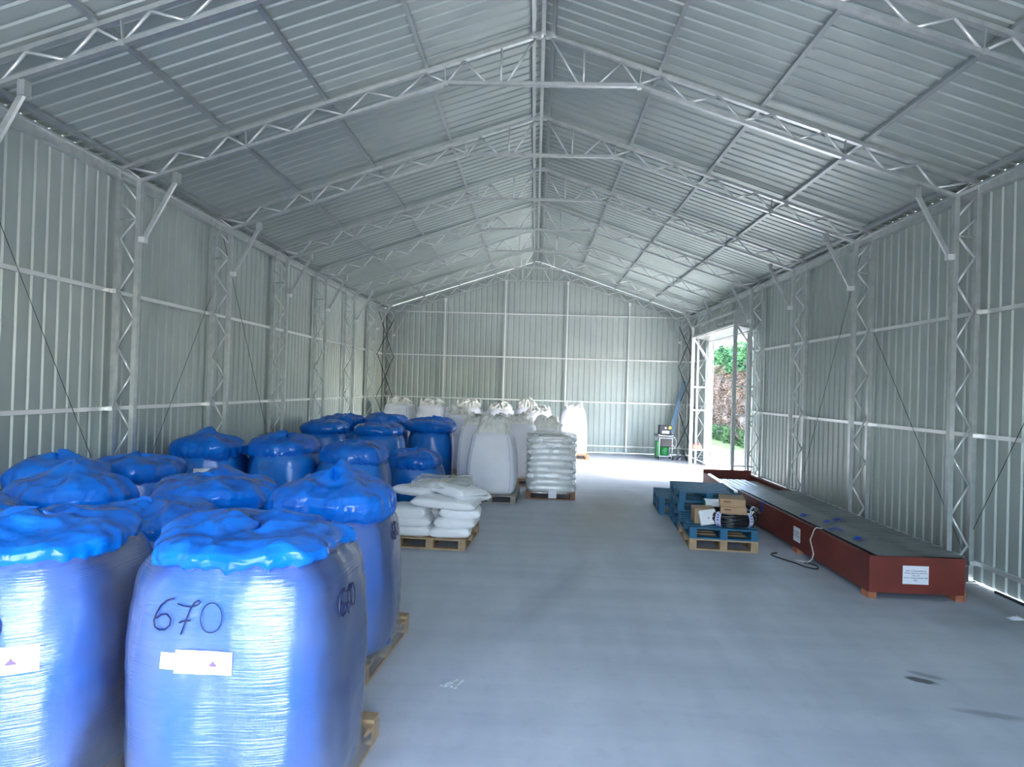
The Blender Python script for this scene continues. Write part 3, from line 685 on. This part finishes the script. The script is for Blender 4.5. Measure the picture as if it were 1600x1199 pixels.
# ------------------------------------------------------------------ sacks
def sack_mesh(L, Wd, H, seed, N=40, mrows=18):
    """pillow shape: x length, y width, pinched ends"""
    rows = []
    for j in range(mrows+1):
        u = -1+2*j/mrows; uu = abs(u)
        e = (1-uu**5)**.5 if uu < 1 else 0
        hh = H/2*max(.14, e**.8); ww = Wd/2*(.93+.07*e)
        row = []
        for k in range(N):
            a = 2*PI*k/N; ca, sa = math.cos(a), math.sin(a); n_ = 3.8
            q = 1/((abs(ca)**n_+abs(sa)**n_)**(1/n_))
            y = ww*ca*q; z = hh*sa*q
            wv = .008*noise.noise(Vector((u*3+seed, ca*2.5, sa*2.5)))+.005*noise.noise(Vector((u*9, ca*6+seed, sa*6)))
            row.append((u*L/2+.006*noise.noise(Vector((seed, ca*3, 0))), y*(1+wv*2), z+wv))
        rows.append(row)
    m_ = MB(); m_.grid(rows, capend=True); m_.f.append(tuple(range(N))[::-1]); return m_
sack_data = []
for k in range(6):
    o = sack_mesh(.92, .54, .145, k*3.7).build('tmp', M['sack'], None, True); sack_data.append(o.data); bpy.data.objects.remove(o)
def sack(loc, rz, ry, rx, label, group, sx=1, sy=1, sz=1, k=0):
    o = bpy.data.objects.new('sack', sack_data[k % 6]); col.objects.link(o); o.location = loc; o.rotation_euler = (rx, ry, rz); o.scale = (sx, sy, sz)
    return tag(o, label, 'sack', group)
# tall wrapped stack
PB = make_pallet(1.1, 1.0, M['brown_wood'], 'pallet with brown blocks under the tall stack of white sacks', (.42, 7.9, 0), R(-2), 'pallets under sack stacks', mb_=M['brown_wood'])
random.seed(5)
LN = ['bottom', 'second', 'third', 'fourth', 'fifth', 'sixth', 'seventh', 'eighth', 'top']
for i in range(9):
    z = .15+.065+i*.123
    for j, (yy, nm) in enumerate(((-.27, 'front'), (.27, 'rear'))):
        sack((.40+random.uniform(-.03, .04), 7.88+yy+random.uniform(-.02, .02), z), R(random.uniform(-4, 3)), R(random.uniform(-1.5, 1.5)), 0,
             'white plastic sack in the tall wrapped stack, %s layer, %s side' % (LN[i], nm), 'sacks in the tall wrapped stack', 1.03-.006*i*(1 if i > 5 else 0), 1.0, 1.06, i+j*2)
m_ = MB(); rows = []; random.seed(8)
for j in range(37):
    z = .12+1.17*j/36; row = []
    for k in range(72):
        a = 2*PI*k/72; q = srad(a, 5)
        bul = .016*abs(math.sin((z-.15)/.123*PI))
        rx_ = .51+bul+.012*noise.noise(Vector((math.cos(a)*3, math.sin(a)*3, z*4))); ry_ = rx_+.035
        row.append((rx_*math.cos(a)*q, ry_*math.sin(a)*q, z))
    rows.append(row)
for s_, zz in ((.93, 1.315), (.6, 1.33), (.1, 1.335)): rows.append([(p[0]*s_, p[1]*s_, zz+.01*noise.noise(Vector((p[0]*9*s_, p[1]*9*s_, 1)))) for p in rows[36]])
m_.grid(rows); o = m_.build('stretch_wrap', M['film_sack'], None, True, loc=(.41, 7.88, 0)); tag(o, 'clear shiny stretch wrap around the tall stack of white sacks', 'plastic wrap')
# A4 sheet hanging at the pallet front
t = tag(MB().box(.36, .52, 7.312, 7.318, .03, .20).build('paper_sheet', M['paper']), 'small white paper sheet hanging at the front of the brown-blocked pallet', 'paper')

# low untidy stack near the aisle
PN_ = dup(PW, (-1.32, 3.66, 0), R(-4), 'light wooden pallet under the low untidy sack stack', 'pallets under sack stacks')
specs = [(-1.10, 3.33, .22, 2, 'bottom layer, front'), (-1.62, 3.36, .22, -3, 'bottom layer, front left'), (-1.36, 3.92, .22, 0, 'bottom layer, rear'),
         (-1.02, 3.36, .35, -4, 'second layer, front'), (-1.66, 3.34, .35, 3, 'second layer, front left'), (-1.36, 3.92, .35, 0, 'second layer, rear'),
         (-.98, 3.40, .475, 3, 'third layer, front'), (-1.70, 3.38, .475, -6, 'third layer, front left'), (-1.34, 3.92, .475, 3, 'third layer, rear')]
for i, (x, y, z, a, nm) in enumerate(specs):
    rear = 'rear' in nm
    sack((x, y, z), R(a), R(random.uniform(-1, 1)), 0, 'white sack in the low untidy stack, ' + nm, 'sacks in the low untidy stack', (.98 if rear else .63), (1.0 if rear else 1.02), 1.12, i)
sack((-1.18, 3.34, .605), R(-6), R(2.5), 0, 'long white sack in the low untidy stack, fourth layer, front', 'sacks in the low untidy stack', 1.0, 1.0, 1.05, 2)
sack((-1.05, 3.95, .605), R(12), R(-2), 0, 'white sack in the low untidy stack whose corner sticks out over the aisle', 'sacks in the low untidy stack', .95, 1.0, 1.05, 3)
sack((-1.62, 3.72, .715), R(62), R(2), 0, 'white sack in the low untidy stack, fifth layer at left', 'sacks in the low untidy stack', .8, .95, 1.0, 4)
sack((-1.06, 3.55, .745), R(-38), R(5), R(-6), 'white sack lying askew near the top of the low stack, its end facing the aisle', 'sacks in the low untidy stack', .82, 1.05, 1.25, 5)
sack((-1.32, 3.98, .755), R(8), R(-2), 0, 'topmost white sack at the back of the low stack', 'sacks in the low untidy stack', .95, .9, 1.0, 1)
# loose film draped over it
m_ = MB(); rows = []
for j in range(29):
    row = []
    for i in range(33):
        x = -.50+1.02*i/32; y = -.42+.90*j/28
        z = .865+.02*noise.noise(Vector((x*5, y*5, 2)))+.012*(1-2*abs(noise.noise(Vector((x*9, y*9, 4)))))
        ex = max(0, x-.30); ey = max(0, -y-.22)
        z -= ex*1.3+ey*.35
        row.append((x-ex*.35, y, z))
    rows.append(row)
m_.grid(rows, closed=False); o = m_.build('plastic_sheet', M['film_sack'], None, True, loc=(-1.20, 3.72, 0)); tag(o, 'loose clear plastic sheet draped over the low untidy sack stack', 'plastic sheet')

# ------------------------------------------------------------------ blue pallets on the right
a5 = R(-5)
def rot(x, y, ox=2.83, oy=4.17): return (ox+x*math.cos(a5)-y*math.sin(a5), oy+x*math.sin(a5)+y*math.cos(a5))
PBL = make_pallet(1.2, .95, M['blue_wood'], 'blue pallet on a bare wooden one, carrying the cable coil and boxes', (*rot(0, 0), .16), a5, 'blue pallets', H=.16)
make_pallet(1.2, .95, M['wood'], 'bare wooden pallet on the floor under the blue one with the cable coil', (*rot(0, 0), 0), a5, None, H=.16)
for k in range(4):
    dup(PBL, (*rot(.0+.012*(k % 2), 1.27), .16*k), a5+R(.6*(k % 2)), 'blue pallet in the four-high stack behind the cable coil, ' + ['lowest', 'second from bottom', 'third from bottom', 'topmost'][k], 'blue pallets')
for k in range(2):
    dup(PBL, (*rot(-.16, 2.56), .16*k), a5, 'blue pallet in the low stack farthest from the camera, ' + ['lower one', 'upper one'][k], 'blue pallets')
# cable coil
def coil(x, y, z, label, Rr, rr, tilt, m_t=True):
    t = thing('cable_coil', label, 'cable coil', (x, y, z), a5); t.rotation_euler = (R(tilt), 0, a5)
    random.seed(int(x*100)); hh = rr
    for k in range(9):
        m_ = MB(); zc = hh*(-.85+1.7*(k/8)); off = rr*(1-abs(k/4-1)**2*.55)
        for q in range(2):
            R_ = Rr+off*.5-q*.03; pts = [(R_*math.cos(2*PI*i/48)+.006*math.sin(i*.9+k), R_*math.sin(2*PI*i/48), hh+zc+.008*math.sin(i*.5+k*2)) for i in range(48)]
            m_.tube(pts, .0165, 7, closed=True)
        m_.build('cable_loops', M['black_plastic'], t, True)
    m_ = MB(); rows = []
    for i in range(48):
        a = 2*PI*i/48; rows.append([((Rr-.005+.4*rr*math.cos(b_)*.9)*math.cos(a), (Rr-.005+.4*rr*math.cos(b_)*.9)*math.sin(a), hh+hh*.86*math.sin(b_)) for b_ in [2*PI*q/10 for q in range(10)]])
    rows.append(rows[0]); m_.grid(rows); m_.build('coil_core', M['black_plastic'], t, True)
    for a in ((-128, -52, 35) if m_t else (-110, 20)):
        for dz in (0,):
            m_ = MB(); rows = []
            for w_ in (-.035, .035):
                aa = R(a)+w_/Rr; rw = []
                for b_ in [2*PI*q/18 for q in range(18)]:
                    r1 = Rr+(.5*rr+.03)*math.cos(b_); rw.append((r1*math.cos(aa), r1*math.sin(aa), hh+(hh*1.05+.006)*math.sin(b_)))
                rows.append(rw)
            m_.grid(rows); o = m_.build('tape_band', M['white_print'], t, True)
            p_ = MB()
            for q in (1, 2, 15, 16, 0):
                b_ = 2*PI*q/18; r1 = Rr+(.5*rr+.033)*math.cos(b_); aa = R(a)
                c_ = Vector((r1*math.cos(aa), r1*math.sin(aa), hh+(hh*1.05+.009)*math.sin(b_))); tg = Vector((-math.sin(aa), math.cos(aa), 0))
                p_.beam(c_-tg*.018, c_+tg*.018, .016, .002, (math.cos(aa)*math.cos(b_), math.sin(aa)*math.cos(b_), math.sin(b_)))
            p_.build('tape_print', M['blue_print'], o)
    return t
coil(2.985, 3.99, .325, 'black cable coil with lilac tape bands under the cardboard boxes', .31, .095, 0)
coil(3.30, 4.40, .325, 'black cable coil behind, partly hidden by the front coil', .20, .08, 6, False)

def carton(x, y, z, sx, sy, sz, rz, label, m, mark=True, name='carton'):
    t = thing(name, label, 'box', (x, y, z), rz)
    MB().box(-sx/2, sx/2, -sy/2, sy/2, 0, sz).build('body', m, t, bevel=.004)
    MB().box(-sx/2-.001, sx/2+.001, -.004, .004, sz-.001, sz+.0015).build('lid_seam', M['brown_wood'] if m is M['cardboard'] else M['faint_ink'], t)
    if mark:
        MB().box(-sx/2+.05, -sx/2+.15, -sy/2-.002, -sy/2, sz-.05, sz-.03).build('print_line', M['brown_wood'], t)
    return t
carton(2.98, 3.86, .52, .36, .46, .10, R(-14), 'lower brown cardboard carton on the cable coil', M['cardboard'])
carton(2.97, 3.88, .621, .35, .46, .11, R(-14), 'upper brown cardboard carton on top of the other on the coil', M['cardboard'])
g = thing('carton', 'green and white carton between the cable coil and the stacked pallets', 'box', (2.86, 4.45, .32), R(-8))
MB().box(-.13, .21, -.14, .14, 0, .26).build('body', M['paper'], g, bevel=.004); MB().box(-.134, -.13, -.141, .141, .0, .261).build('green_side', M['green_card'], g)
carton(2.60, 4.05, .32, .30, .32, .22, R(-4), 'open brown carton at the left behind the white package', M['cardboard'], False)
p_ = thing('package', 'white plastic-wrapped package leaning on the open brown carton', 'package', (2.625, 3.79, .325), R(10)); p_.rotation_euler = (R(-17), R(-7), R(10))
MB().box(-.125, .125, -.035, .035, 0, .22).build('body', M['sack'], p_, bevel=.015); MB().box(-.05, .07, -.038, -.035, .13, .20).build('paper_label', M['paper'], p_); MB().box(-.012, .014, -.038, -.035, .085, .11).build('print_mark', M['faint_ink'], p_)
o = MB().beam((3.285, 4.70, .69), (3.84, 8.3, .505), .055, .03).build('metal_bar', M['steel']); tag(o, 'long light metal bar lying from the blue pallet stack to the red crate rim', 'metal bar')

# ------------------------------------------------------------------ red crate
X0, X1, Y0, Y1 = 3.83, 4.88, 1.67, 8.75
t = thing('wooden_crate', 'very long low oxide-red crate along the right wall', 'crate', ((X0+X1)/2, (Y0+Y1)/2, 0))
cx_, cy_ = (X0+X1)/2, (Y0+Y1)/2
def cb(x0, x1, y0, y1, z0, z1, nm, m, bv=0): return MB().box(x0-cx_, x1-cx_, y0-cy_, y1-cy_, z0, z1).build(nm, m, t, bevel=bv)
cb(X0, X0+.02, Y0, Y1, .07, .478, 'long_side', M['red_paint']); cb(X1-.02, X1, Y0, Y1, .07, .478, 'long_side', M['red_paint'])
e1 = cb(X0+.0, X1-.0, Y0-.012, Y0, .07, .478, 'end_panel', M['red_paint']); e2 = cb(X0, X1, Y1, Y1+.015, .07, .56, 'end_panel', M['red_paint'])
cb(X0+.02, X1-.02, Y0, Y1, .07, .09, 'bottom', M['red_paint'])
cb(X0+.02, X0+.06, Y0, Y1, .45, .472, 'rim_batten', M['red_paint']); cb(X1-.06, X1-.02, Y0, Y1, .45, .472, 'rim_batten', M['red_paint'])
for y in (Y0, Y0+1.95, Y0+4.0, Y1-.1):
    for x in (X0, X1-.09): cb(x, x+.09, y, y+.16, 0, .07, 'skid', M['edge_wood'])
cb(X1-.005, X1+.012, Y0-.014, Y0+.0, .0, .13, 'corner_strip', M['edge_wood'])
def text_card(parent, w_, h_, lines, size, name='paper_label'):
    c_ = MB().box(-w_/2, w_/2, -.002, 0, -h_/2, h_/2).build(name, M['paper'], parent)
    for k, ln in enumerate(lines):
        cu = bpy.data.curves.new('printed_text', 'FONT'); cu.body = ln; cu.size = size; cu.align_x = 'CENTER'; cu.extrude = .0003; cu.materials.append(M['ink'])
        tmp = bpy.data.objects.new('tmp', cu); col.objects.link(tmp); me_ = bpy.data.meshes.new_from_object(tmp); bpy.data.objects.remove(tmp); me_.materials.clear(); me_.materials.append(M['ink']); o_ = bpy.data.objects.new('printed_text', me_); col.objects.link(o_); o_.parent = c_
        o_.rotation_euler = (R(90), 0, 0); o_.location = (0, -.0035, h_*.20-k*size*1.25)
    return c_
LINES = ['Misto: Transportanleitung', 'Wissner Wittwoch 437 57-2,', 'Nino, CB', 'Tel. Nr.: Hansen Hirvella, 0702', '0927']
cd_ = text_card(t, .285, .205, LINES, .021); cd_.location = (4.338-cx_, Y0-.0125-cy_, .28)
cd2 = text_card(t, .23, .20, LINES, .017); cd2.rotation_euler = (0, 0, R(-90)); cd2.location = (X0-.0005-cx_, 3.64-cy_, .265)
# things in the crate
o = MB().box(X0+.10, X1-.45, Y0+.03, 6.9, .474, .480).build('metal_sheet', M['tin']); tag(o, 'dull grey metal sheet filling the near half of the red crate', 'metal sheet')
m_ = MB(); sheet(m_, Y0+.03, 6.4, c(0), c(.50), lambda s_, t_, d: (X1-.46+t_, s_, .482+d*.5)); o = m_.build('metal_sheet', M['tin']); tag(o, 'ribbed grey metal sheet on the wall side inside the red crate', 'metal sheet')
for i in range(5):
    o = MB().box(X0+.12+.13*i, X0+.22+.13*i, 4.6, 8.2, .09+.30, .09+.335).build('metal_profile', M['steel']); tag(o, 'bright steel profile lying in the far half of the red crate, ' + ['nearest the aisle', 'second from the aisle', 'middle one', 'second from the wall', 'nearest the wall'][i], 'steel profile', 'steel profiles in the crate')
o = MB().box(X0+.03, X1-.03, Y0+.2, 8.3, .09, .39).build('packing_stack', M['old_wood']); tag(o, 'grey packing filling the bottom of the red crate', 'packing')
for i, (x, y, rz_, nm) in enumerate(((4.05, 3.9, 40, 'fourth from the near end'), (4.20, 3.45, 20, 'in the middle of the sheet'), (4.06, 2.95, -15, 'second from the near end'), (4.12, 2.45, 30, 'nearest the camera'), (4.42, 3.62, 10, 'closest to the wall'))):
    m_ = MB(); random.seed(i)
    pts = [(-.10, 0, .0), (-.05, .02, .02), (0, -.015, .035), (.05, .01, .02), (.09, .03, .005)]
    for q in (-.02, .02): m_.beam((-.09, q, .008), (.0, q+.02, .03), .035, .004); m_.beam((.0, q+.02, .03), (.08, q-.01, .008), .035, .004)
    o = m_.build('strap', M['blue_strap'], None, loc=(x, y, .484)); o.rotation_euler = (0, 0, R(rz_)); tag(o, 'crumpled blue strap end on the crate sheet, ' + nm, 'strap', 'blue straps on the crate')
m_ = MB(); m_.box(X0-.006, X0-.001, 5.02, 5.09, .33, .48); m_.box(X0-.006, X0+.06, 5.02, 5.09, .479, .484); tag(m_.build('strap', M['blue_strap']), 'blue strap hanging over the outside of the crate behind the cartons', 'strap', 'blue straps on the crate')
# rope and black hose
o = MB().tube([(X0+.08, 3.02, .49), (X0+.0, 3.03, .494), (X0-.016, 3.05, .46), (X0-.018, 3.10, .38), (X0-.018, 3.16, .30), (X0-.018, 3.10, .22), (X0-.016, 3.05, .14), (X0-.03, 3.06, .06), (X0-.07, 3.1, .012), (X0-.14, 3.16, .010), (X0-.2, 3.2, .012)], .0085, 7).build('rope', M['rope'], None, True); tag(o, 'pale rope hanging over the side of the red crate', 'rope')
pts = [(3.52, 3.55, .012), (3.44, 3.52, .012), (3.40, 3.42, .012), (3.46, 3.25, .012), (3.56, 3.05, .012), (3.62, 2.88, .012), (3.70, 2.78, .012), (3.77, 2.80, .012), (3.80, 2.92, .012), (3.77, 3.02, .012), (3.70, 3.06, .012)]
def smooth_pts(p, n=6):
    q = [Vector(a) for a in p]; out_ = []
    for i in range(len(q)-1):
        p0, p1, p2, p3 = q[max(0, i-1)], q[i], q[i+1], q[min(len(q)-1, i+2)]
        for k in range(n):
            u = k/n; out_.append(.5*((2*p1)+(-p0+p2)*u+(2*p0-5*p1+4*p2-p3)*u*u+(-p0+3*p1-3*p2+p3)*u**3))
    out_.append(q[-1]); return out_
o = MB().tube(smooth_pts(pts), .009, 7).build('hose', M['black_plastic'], None, True); tag(o, 'short curled black hose on the floor beside the red crate', 'hose')
# crumpled film scrap, white rag
m_ = MB(); rows = []
for j in range(13):
    rows.append([(.13*(i/12-.5)*(1-.5*(j/12)), .15*(j/12-.5)+.03*(i/12), .006+.022*abs(noise.noise(Vector((i*.55, j*.55, 3))))) for i in range(13)])
m_.grid(rows, closed=False); o = m_.build('film_scrap', M['film_sack'], None, False, loc=(-.53, -.89, 0)); o.rotation_euler = (0, 0, R(-35)); tag(o, 'crumpled clear film scrap on the floor beside the blue bags', 'film scrap')
m_ = MB(); rows = []
for j in range(10):
    rows.append([(.16*(i/11-.5), .09*(j/9-.5), .004+.035*math.sin(PI*i/11)*math.sin(PI*j/9)*(.5+abs(noise.noise(Vector((i*.5, j*.5, 9)))))) for i in range(12)])
m_.grid(rows, closed=False); o = m_.build('rag', M['paper'], None, True, loc=(5.07, 1.15, 0)); tag(o, 'crumpled white rag on the floor at the right edge', 'rag')
o = MB().beam((5.49, 2.05, .015), (5.49, -1.0, .015), .03, .03).build('floor_rail', M['dark_steel']); tag(o, 'dark loose rail on the floor along the right wall at the photo edge', 'rail')
o = MB().beam((5.25, 2.3, .04), (5.05, 3.3, .07), .06, .08).build('wood_beam', M['brown_wood']); tag(o, 'short brown beam between the red crate and the right wall', 'beam')

# ------------------------------------------------------------------ trolley in the far right corner
t = thing('equipment_trolley', 'green and black equipment trolley in the far right corner', 'trolley', (4.42, 16.0, 0))
for x in (-.20, .22):
    for y in (-.22, .22): MB().tube([(x, y, .04), (x, y, .78)], .015, 6).build('frame_post', M['white_steel'], t, True)
m_ = MB()
for z in (.12, .72):
    m_.tube([(-.20, -.22, z), (.22, -.22, z), (.22, .22, z), (-.20, .22, z)], .013, 6, closed=True)
m_.build('frame_rail', M['white_steel'], t)
MB().box(-.30, .28, -.26, .26, .78, .84).build('tray', M['black_box'], t, bevel=.01)
MB().tube([(-.25, -.27, .83), (-.1, -.28, .80), (.15, -.28, .80), (.25, -.27, .82)], .018, 6).build('handle_rail', M['white_steel'], t, True)
m_ = MB(); m_.tube([(0, 0, .13), (0, 0, .15), (0, 0, .44), (0, 0, .46)], [.12, .16, .16, .12], 24); m_.build('green_drum', M['green_plastic'], t, True)
MB().box(-.29, -.21, -.2, .2, .08, .62).build('green_tank', M['green_plastic'], t, bevel=.03)
MB().box(-.17, .20, -.24, -.21, .44, .70).build('tool_bag', M['black_plastic'], t, bevel=.01)
cse = MB().box(-.19, .20, -.17, .17, .84, 1.14).build('control_case', M['black_box'], t, bevel=.008)
m_ = MB().tube([(.145, -.17, 1.07), (.145, -.19, 1.07)], .05, 16); m_.build('yellow_knob', M['yellow'], cse); MB().tube([(-.0, -.17, 1.06), (0, -.185, 1.06)], .03, 14).build('gauge', M['white_steel'], cse); MB().box(-.11, .12, -.173, -.17, .87, .96).build('plate', M['paper'], cse)
for x in (-.22, .24):
    MB().tube([(x-.02, -.2, .06), (x+.02, -.2, .06)], .06, 16).build('wheel', M['black_plastic'], t, True); MB().tube([(x-.02, .2, .06), (x+.02, .2, .06)], .06, 16).build('wheel', M['black_plastic'], t, True)
MB().tube(smooth_pts([(.24, -.1, .8), (.34, -.1, .72), (.38, -.12, .55), (.34, -.1, .42), (.27, -.1, .5)]), .012, 6).build('hose', M['white_steel'], t, True)
m_ = MB(); m_.tube([(0, 0, 0), (0, 0, .12)], .05, 14); o = m_.build('spray_can', M['white_print'], None, loc=(4.92, 15.9, 0)); tag(o, 'small blue and white can on the floor by the trolley', 'can')
t = thing('tripod_stand', 'low black stand with splayed feet right of the trolley', 'stand', (5.0, 15.75, 0))
for a in (-70, 30, 150): MB().tube([(0, 0, .22), (.22*math.cos(R(a)), .22*math.sin(R(a)), .015)], .02, 6).build('leg', M['black_plastic'], t, True)
MB().tube([(0, 0, .2), (0, 0, .34)], .03, 8).build('stem', M['black_plastic'], t, True)
t = thing('leaning_panel', 'blue-grey ribbed metal profile leaning into the far right corner', 'metal profile', (4.60, 16.75, 0))
m_ = MB(); m_.beam((0, 0, .02), (.72, .45, 2.65), .17, .03, (0, -1, 0)); m_.build('panel', M['blue_metal'], t)
m_ = MB(); m_.beam((.07, -.03, .02), (.79, .42, 2.65), .02, .05, (0, -1, 0)); m_.build('flange', M['steel'], t)

# ------------------------------------------------------------------ outdoors beyond the doorway
def leaves(mb_, n, fn, size, seed, up=.3):
    random.seed(seed)
    for _ in range(n):
        p, nrm = fn()
        a = Vector((random.gauss(0, 1), random.gauss(0, 1), random.gauss(0, 1)*up)).normalized(); b = (nrm+Vector((random.gauss(0, .5), random.gauss(0, .5), random.gauss(0, .5)))).normalized()
        c_ = b.cross(a)
        if c_.length < .1: continue
        c_.normalize(); s_ = size*random.uniform(.6, 1.4)
        mb_.add([p-a*s_, p-c_*s_*.35, p+a*s_, p+c_*s_*.35], [(0, 1, 2, 3)])
def hedge(name, label, x, y0, y1, z0, z1, m, seed, n, size, bulge=.6, cat='hedge'):
    t = thing(name, label, cat, (x, (y0+y1)/2, 0))
    yc = (y0+y1)/2
    m_ = MB(); rows = []
    for j in range(17):
        z = z0+(z1-z0)*j/16; rows.append([(bulge*.8*noise.noise(Vector((i*.35+seed, j*.4, 0)))+.25+.8*max(0, j/16-.8)*3, y0-yc+(y1-y0)*i/40, z) for i in range(41)])
    m_.grid(rows, closed=False)
    m_.build('inner_growth', m, t, True)
    lv = MB()
    def fn():
        y = random.uniform(y0, y1); z = random.uniform(z0, z1)
        xx = bulge*noise.noise(Vector((y*1.1+seed, z*1.3, 1)))+.15*random.random()
        return Vector((xx-.1, y-yc, z)), Vector((-1, 0, .3))
    leaves(lv, n, fn, size, seed)
    o_ = lv.build('foliage', m, t); o_['kind'] = 'stuff'
    return t
hedge('dead_hedge', 'tall brown dried hedge seen through the doorway', 9.4, 15, 34, .2, 3.7, M['leaf_brown'], 3, 26000, .06)
hedge('conifer_hedge', 'bright green conifer growth above the brown hedge', 9.6, 15, 22.5, 3.3, 6.4, M['leaf_green'], 9, 12000, .085, 1.0)
hedge('conifer_hedge', 'lower green conifer tops farther along above the brown hedge', 9.6, 22.5, 34, 3.3, 4.7, M['leaf_green'], 19, 9000, .085, 1.0)
hedge('low_shrub', 'dark green shrubs at the foot of the brown hedge', 9.0, 15, 32, 0, .72, M['leaf_dark'], 12, 9000, .05, .4, 'shrub')
t = thing('yellow_shrub', 'yellow-green leafy plant right of the dark shrubs outside', 'plant', (8.55, 18.6, 0)); lv = MB(); random.seed(4)
def fn():
    a = random.uniform(0, 2*PI); r_ = random.random()**.5*.35; z = random.random(); return Vector((r_*math.cos(a)*(1-z*.4), r_*math.sin(a)*(1.2-z*.4), .05+z*.45)), Vector((math.cos(a), math.sin(a), .5))
leaves(lv, 700, fn, .06, 5); lv.build('foliage', M['leaf_yellow'], t)
MB().tube([(0, 0, 0), (0, 0, .4)], .02, 6).build('stem', M['leaf_dark'], t)
mb = MB().box(8.0, 9.6, 14, 34, -.03, -.005); S(mb.build('lawn_strip', M['grass']))
for i, (x, y, a, nm) in enumerate(((7.3, 18.4, 20, 'nearer'), (7.7, 19.6, -10, 'farther'))):
    o = MB().box(-.45, .45, -.3, .3, 0, .09).build('stone_slab', M['spalt'], None, loc=(x, y, -.03), bevel=.02); o.rotation_euler = (0, 0, R(a)); tag(o, 'pale slab lying outside the doorway, the %s one' % nm, 'slab', 'slabs outside')
t = thing('fence_post', 'pale green-white post outside near the door jamb', 'post', (6.35, 12.35, 0)); MB().box(-.04, .04, -.04, .04, -.03, 2.75).build('shaft', M['white_steel'], t); MB().box(-.05, .05, -.05, .05, 2.75, 2.78).build('cap', M['green_plastic'], t)
